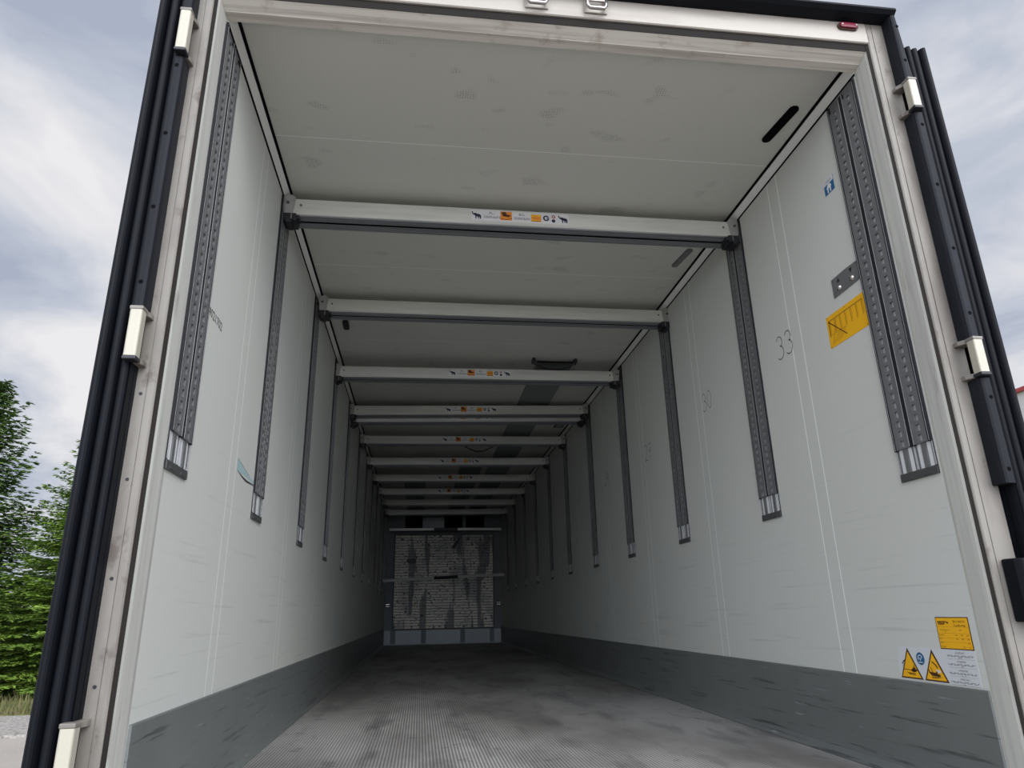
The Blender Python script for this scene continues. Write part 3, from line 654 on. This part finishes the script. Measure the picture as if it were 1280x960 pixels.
for c0, kind in ((-.160, 0), (-.036, 1)):
    t = Print((0, -c0, 0), UR, VZ, (-1, 0, 0)); e = .0575; zt_, zb_ = .050, -.0515
    t.slab([(-e, zb_), (e, zb_), (0, zt_)], M_BRN, .0012)
    t.poly([(-e+.0085, zb_+.0045), (e-.0085, zb_+.0045), (0, zt_-.0125)], M_YEL, .0016); q = .0021
    if kind == 0:
        t.line([(-.034, -.022), (.026, -.024)], .0022, M_BRN, q); t.poly([(.004, -.022), (.018, -.014), (.020, -.004), (.026, -.016), (.036, -.024), (.020, -.030), (.006, -.028)], M_BRN, q)
        t.line([(-.038, -.004), (-.030, .004), (-.022, .008)], .004, M_BRN, q); t.line([(-.036, -.006), (-.034, -.020)], .0012, M_BRN, q)
        for i in range(4): t.line([(-.020+i*.004, -.032-i*.0015), (.024, -.033-i*.002)], .0010, M_BRN, q)
    else:
        t.poly([(-.032, -.008), (-.024, -.022), (.0, -.024), (.014, -.018), (.010, -.026), (.024, -.030), (.020, -.036), (-.018, -.034), (-.030, -.024)], M_BRN, q)
        t.line([(-.018, -.008), (-.012, -.022)], .003, M_BRN, q); t.line([(-.006, .010), (.010, .0), (.016, -.008)], .0045, M_BRN, q)
        t.poly([(.004, -.014), (.024, -.014), (.030, -.022), (.014, -.024)], M_SHEET, q)
        for i in range(3): t.line([(-.020, -.037-i*.002), (.030-i*.01, -.037-i*.002)], .0010, M_BRN, q)
    tag(t.build('warning_triangle', sh), 'amber warning triangle with brown border')
d = Print((0, .0985+.0, 0), UR, VZ, (-1, 0, 0))
d.disc(0, .017, .0205, M_BLUE, .0014); d.ring(0, .017, .0130, .0100, M_SHEET, R(20), R(200), h=.0018); d.rect(-.010, .004, .010, .007, M_SHEET, .0018); d.line([(-.006, .020), (.0, .012), (.006, .021)], .003, M_SHEET, .0018)
tag(d.build('blue_disc', sh), 'blue round instruction mark')

# handwriting (marker pen), drawn as pen strokes
def arc(cx, cy, rx, ry, a0, a1, n=9): return [(cx+rx*cos(R(a0+(a1-a0)*i/n)), cy+ry*sin(R(a0+(a1-a0)*i/n))) for i in range(n+1)]
DIG = {'3': [arc(0, .22, .22, .24, 150, -60) + arc(.0, -.20, .26, .27, 80, -140)],
       '0': [arc(0, 0, .22, .46, 100, 470, 18)],
       '2': [arc(0, .22, .22, .24, 150, -30) + [(-.24, -.44), (-.05, -.38), (.26, -.44)]],
       '7': [[(-.24, .36), (-.10, .42), (.22, .44), (.06, .0), (-.02, -.46)], [(-.12, .0), (.20, .04)]],
       '4': [[(.0, .46), (-.22, -.02), (.24, -.02)], [(.12, .20), (.08, -.46)]],
       '1': [[(-.12, .25), (.06, .45), (.04, -.46)]]}
def pen(txt, y, z, hgt, wd, label, U=UR, org=None, m=M_PEN, adv=.56):
    p = Print(org or RW(y, z), U, VZ, (-U[1]*-1 if U is UL else -1, 0, 0))
    for i, c_ in enumerate(txt):
        off = (i-(len(txt)-1)/2)*adv*hgt
        for st in DIG[c_]: p.line([(off+a*hgt, b*hgt) for a, b in st], wd, m, .0006)
    return tag(p.build('pen_number'), label, 'writing', 'pen numbers on the wall')
pen('33', 1.337, 1.786, .125, .0042, 'pen number 33 by the seams between first and second rails', adv=.66)
pen('30', 2.293, 1.795, .120, .0040, 'pen number 30 between second and third rails', adv=.66)
pen('27', 3.47, 1.74, .140, .0042, 'pen number 27 between third and fourth rails', adv=.62)
pen('24', 4.72, 1.77, .140, .0042, 'faint pen number 24 between fourth and fifth rails')
pen('21', 5.93, 1.80, .130, .0042, 'faint pen number 21 between fifth and sixth rails')
p = Print((-X, .785, 1.592), UL, VZ, (1, 0, 0)); p.text('4021702', 0, 0, .046, M_PEN, .0008, width=.165)
tag(p.build('stencilled_number'), 'small black stencilled number beside the first rail, opposite the yellow signs', 'writing')
p = Print((-X, 1.42, 1.150), UL, VZ, (1, 0, 0))
p.poly([(-.145, .045), (-.05, .030), (.06, .012), (.155, .006), (.155, -.008), (.02, .0), (-.145, -.004)], M_TEAL, .0006); p.line([(-.145, .046), (0, .022), (.06, .014)], .0022, M_INK, .0009)
p.poly([(-.145, -.001), (-.04, -.010), (.02, -.013), (.150, -.010), (.150, -.014), (.02, -.022), (-.04, -.018)], M_PEN, .0009)
tag(p.build('paint_smear'), 'teal and black paint smear between first and second rails', 'smear')

# ------------------------------------------------------------------ rear frame fittings
def hinge(s, z0, z1, label, cap=True):
    xc = 1.3175 if s < 0 else 1.345
    o = thing('cast_hinge', (s*xc, .362, z0), label, 'hinge', 'cast hinges on the door posts'); h = z1-z0
    r_ = .0175
    prof = []
    for cx, cy, a0 in ((r_-.006, r_-.006, 0), (-r_+.006, r_-.006, 90), (-r_+.006, -r_+.006, 180), (r_-.006, -r_+.006, 270)):
        prof += [(cx+.006*cos(R(a0+t_*30)), cy+.006*sin(R(a0+t_*30))) for t_ in range(4)]
    MB().prism(prof, FZ, .012, h-.012).build('knuckle', M_HINGE, o)
    for za, zb, m_ in ((h-.012, h, M_STEEL), (0, .012, M_BLACK)):
        MB().box(-.019, .019, -.019, .019, za, zb).build('knuckle_cap', m_, o, bevel=.003)
    for zz_ in (h-.016, .0):
        e = .022 if s < 0 else .030
        MB().prism([(s*-.012, .010), (s*-e, .040), (s*-e, .0605), (s*.012, .0605), (s*.012, .010)], FZ, zz_, zz_+.016).build('hinge_arm', M_STEEL, o, bevel=.002)
    return o
hinge(-1, 2.365, 2.545, 'top cream hinge on the post by the teal-smeared wall')
hinge(-1, 1.275, 1.440, 'middle cream hinge on the post by the teal-smeared wall')
hinge(-1, .180, .350, 'low cream hinge on the post by the teal-smeared wall')
hinge(1, 2.362, 2.505, 'top cream hinge on the post by the yellow stickers')
hinge(1, 1.290, 1.428, 'middle cream hinge on the post by the yellow stickers')
hinge(1, .195, .335, 'low cream hinge on the post by the yellow stickers')
def cover(s, z0, z1, holes, label, chamfer=False):
    xi, xo = IN[s], OUT[s]
    o = thing('post_cover', (0, 0, z0), label, 'cover strip', 'black cover strips on the door posts')
    prof = [(s*xi, .420), (s*xi, .380), (s*(xi+.004), .368), (s*(xi+.010), .364), (s*xo, .366), (s*xo, .420)]
    mb = MB().prism(prof, FZ, 0, z1-z0)
    ob = mb.build('strip', M_COVER, o, bevel=.0015)
    if chamfer:
        me = ob.data
        for v in me.vertices:
            if v.co.z > .1 and abs(v.co.x) > xo-.002: v.co.x = s*(xi+.022); 
    for z in holes:
        xx = s*((xi+.010+xo)/2) if not chamfer else s*((xi+.010+xo)/2-.004)
        MB().tube([(xx, .3665, z-z0), (xx, .3640, z-z0)], .0068, 12).build('bolt_or_hole', M_GAP, o)  # bolt hole as a black disc, its shade put into the colour
cover(-1, 2.552, 2.832, (2.72,), 'black cover strip above the top hinge by the teal-smeared wall')
cover(-1, 1.446, 2.358, (2.32, 2.05, 1.78, 1.525), 'black cover strip between top and middle hinges by the teal-smeared wall')
cover(1, 2.508, 2.832, (2.606, 2.775), 'black cover strip above the top hinge by the yellow stickers', chamfer=True)
cover(1, 1.430, 2.360, (2.302, 2.037, 1.773, 1.522), 'black cover strip between top and middle hinges by the yellow stickers')
cover(1, .935, 1.288, (1.220, .980), 'black cover strip below the middle hinge by the yellow stickers')
o = thing('rubber_buffer', (1.335, .40, .52), 'black rubber buffer low on the post by the yellow stickers', 'buffer')
MB().prism([(-.035, .02), (-.035, -.03), (-.02, -.05), (.035, -.05), (.035, .02)], FZ, 0, .185).build('buffer_block', M_RUB, o, bevel=.006)
# stainless fillet between cover end and buffer
# marker lamp
o = thing('marker_lamp', (1.181, .420, 2.806), 'small dark red marker lamp on the cream header corner', 'lamp')
FXZ = lambda a, b, t: (a, t, b)
MB().prism(stadium(.088, .017), FXZ, -.008, 0).build('lamp_base', M_BRN, o)
MB().prism(stadium(.078, .013), FXZ, -.016, -.008).build('lens', M_RED, o, bevel=.004)
for s in (-1, 1): MB().tube([(s*.030, -.015, 0), (s*.030, -.018, 0)], .004, 8).build('screw', M_CHROME, o)
for x, lb in ((-.098, 'chrome latch keeper on the header, nearer the teal-smeared wall'), (.132, 'chrome latch keeper on the header, nearer the yellow stickers')):
    o = thing('latch_keeper', (x, .420, 2.795), lb, 'keeper', 'latch keepers on the header')
    pts = [(-.036, -.004, .045), (-.036, -.020, .030), (-.036, -.026, -.022), (-.028, -.026, -.034), (.028, -.026, -.034), (.036, -.026, -.022), (.036, -.020, .030), (.036, -.004, .045)]
    MB().tube(pts, .0075, 8).build('keeper_loop', M_CHROME, o, smooth=True)
    MB().box(-.045, .045, -.006, 0, -.038, .036).build('keeper_plate', M_CREAM, o, bevel=.002)
    MB().tube([(-.036, -.022, .006), (.036, -.022, .006)], .006, 8).build('keeper_pin', M_CHROME, o)

# ------------------------------------------------------------------ outside
GZ = -1.15
struct('floor_yard', MB().box(-90, 90, -60, 11.6, GZ-.3, GZ), M_ASPH, 'light grey asphalt yard outside the trailer', 'ground')
struct('floor_kerb', MB().box(-90, 90, 11.6, 11.78, GZ-.3, GZ+.05), M_GRAV, 'pale stone kerb at the edge of the yard', 'kerb')
mb = MB(); 
struct('floor_gravel', MB().box(-90, 90, 11.78, 14.6, GZ-.3, GZ+.015), M_GRAV, 'pale gravel strip between yard and grass', 'ground')
struct('floor_grass', MB().box(-90, 90, 14.6, 120, GZ-.3, GZ+.03), M_GRASS, 'dry grass ground below the trees', 'ground')
# tufts of grass along the edge
mb = MB(); mb.flat = True
for i in range(2600):
    x = random.uniform(-17, -6); y = 14.6+random.random()**1.6*3.5; a = random.uniform(0, pi); h = random.uniform(.10, .32); wv = random.uniform(.01, .03)
    lx, ly = random.uniform(-.08, .08), random.uniform(-.08, .08)
    mb.poly([(x-wv*cos(a), y-wv*sin(a), GZ+.02), (x+wv*cos(a), y+wv*sin(a), GZ+.02), (x+lx, y+ly, GZ+h)])
tag(mb.build('grass_tufts', M_GRASS), 'dry yellowish grass tufts below the trees', 'grass', kind='stuff')

def conifer(name, x, y, H, Rb, label, seed, m=M_NEED, droop=-.30, upturn=.16, rows=34, per=15, taper=.8, z0=.02, ls=1.0):
    rnd = random.Random(seed)
    o = thing(name, (x, y, GZ), label, 'tree', 'conifers beyond the yard')
    MB().tube([(0, 0, 0), (0, 0, H*.5), (0, 0, H)], [H*.020, H*.012, .01], 8).build('trunk', M_BARK, o)
    mb = MB(); mb.flat = True
    def leaf(p, d, up, L, wd):
        sd = d.cross(up)
        if sd.length < 1e-4: return
        sd.normalize(); mb.poly([p-sd*wd*.4, p+d*L*.5-sd*wd, p+d*L, p+d*L*.5+sd*wd])
    for rI in range(rows):
        f = z0+(1-z0)*(rI+.5)/rows; z = f*H*.99
        rad = Rb*(1-f)**taper+.12
        nb = max(5, int(per*(.45+.55*rad/Rb))); a0 = rnd.uniform(0, 6.28)
        for b in range(nb):
            a = a0+2*pi*b/nb+rnd.uniform(-.25, .25)
            if sin(a) > .55 and f < .8: continue            # the far side is never seen
            L = rad*rnd.uniform(.70, 1.12); d = Vector((cos(a), sin(a), 0)); pr = Vector((-d.y, d.x, 0))
            zb = z+rnd.uniform(-.5, .5)*H/rows; dr = droop*(1-f)+.35*f*f
            n = max(4, int(L/.13))
            for i in range(int(n*.25), n+1):
                t = i/n; p = Vector((0, 0, zb)) + d*L*t + Vector((0, 0, L*(dr*t+upturn*t*t)))
                tw = L*.30*(1-t)**.6+.10
                for sg in (-1, 1):
                    td = (d*.8+pr*sg*rnd.uniform(.5, .95)+Vector((0, 0, rnd.uniform(-.30, .02)))).normalized()
                    kk = max(2, int(tw/.085))
                    for j in range(kk):
                        pp = p+td*tw*j/kk
                        for sg2 in (-1, 1):
                            dd = (td+Vector((-td.y, td.x, 0))*sg2*.7+Vector((0, 0, rnd.uniform(-.25, .18)))).normalized()
                            leaf(pp, dd, Vector((rnd.uniform(-.6, .6), rnd.uniform(-.6, .6), 1)), ls*rnd.uniform(.11, .18), ls*rnd.uniform(.022, .036))
                leaf(p, (d+Vector((0, 0, .2))).normalized(), Vector((0, 0, 1)), .18, .03)
    mb.build('foliage', m, o)
    return o
conifer('spruce_tree', -9.75, 19.6, 7.3, 3.0, 'tall green spruce half hidden by the black door edge', 3, rows=36)
conifer('spruce_tree', -12.1, 16.9, 5.0, 2.3, 'low bright green spruce with drooping boughs, in front of the pine', 11, rows=26)
conifer('pine_tree', -14.4, 21.8, 9.4, 3.1, 'tall pine with upturned branch tips behind the low spruce', 5, m=M_PINE, droop=-.05, upturn=.5, rows=30, per=18, ls=1.45)
conifer('spruce_tree', -14.0, 30.0, 8.0, 4.0, 'dark spruce at the back, between the pine and the tall spruce', 21, m=M_PINE, rows=26, ls=1.5)

b = thing('warehouse', (33.75, 25, GZ), 'white warehouse with red roof edge beyond the folded door', 'building')
MB().box(-11.8, 11.8, -5, 5, 0, 9.3).build('wall', M_BLDG, b)
MB().box(-11.95, 11.95, -5.15, 5.15, 9.3, 9.44).build('roof_edge', M_BRED, b)
for i in range(5): MB().box(-9+i*4.2, -6.6+i*4.2, -5.06, -4.98, 5.4, 6.8).build('window', M_LENS, b)
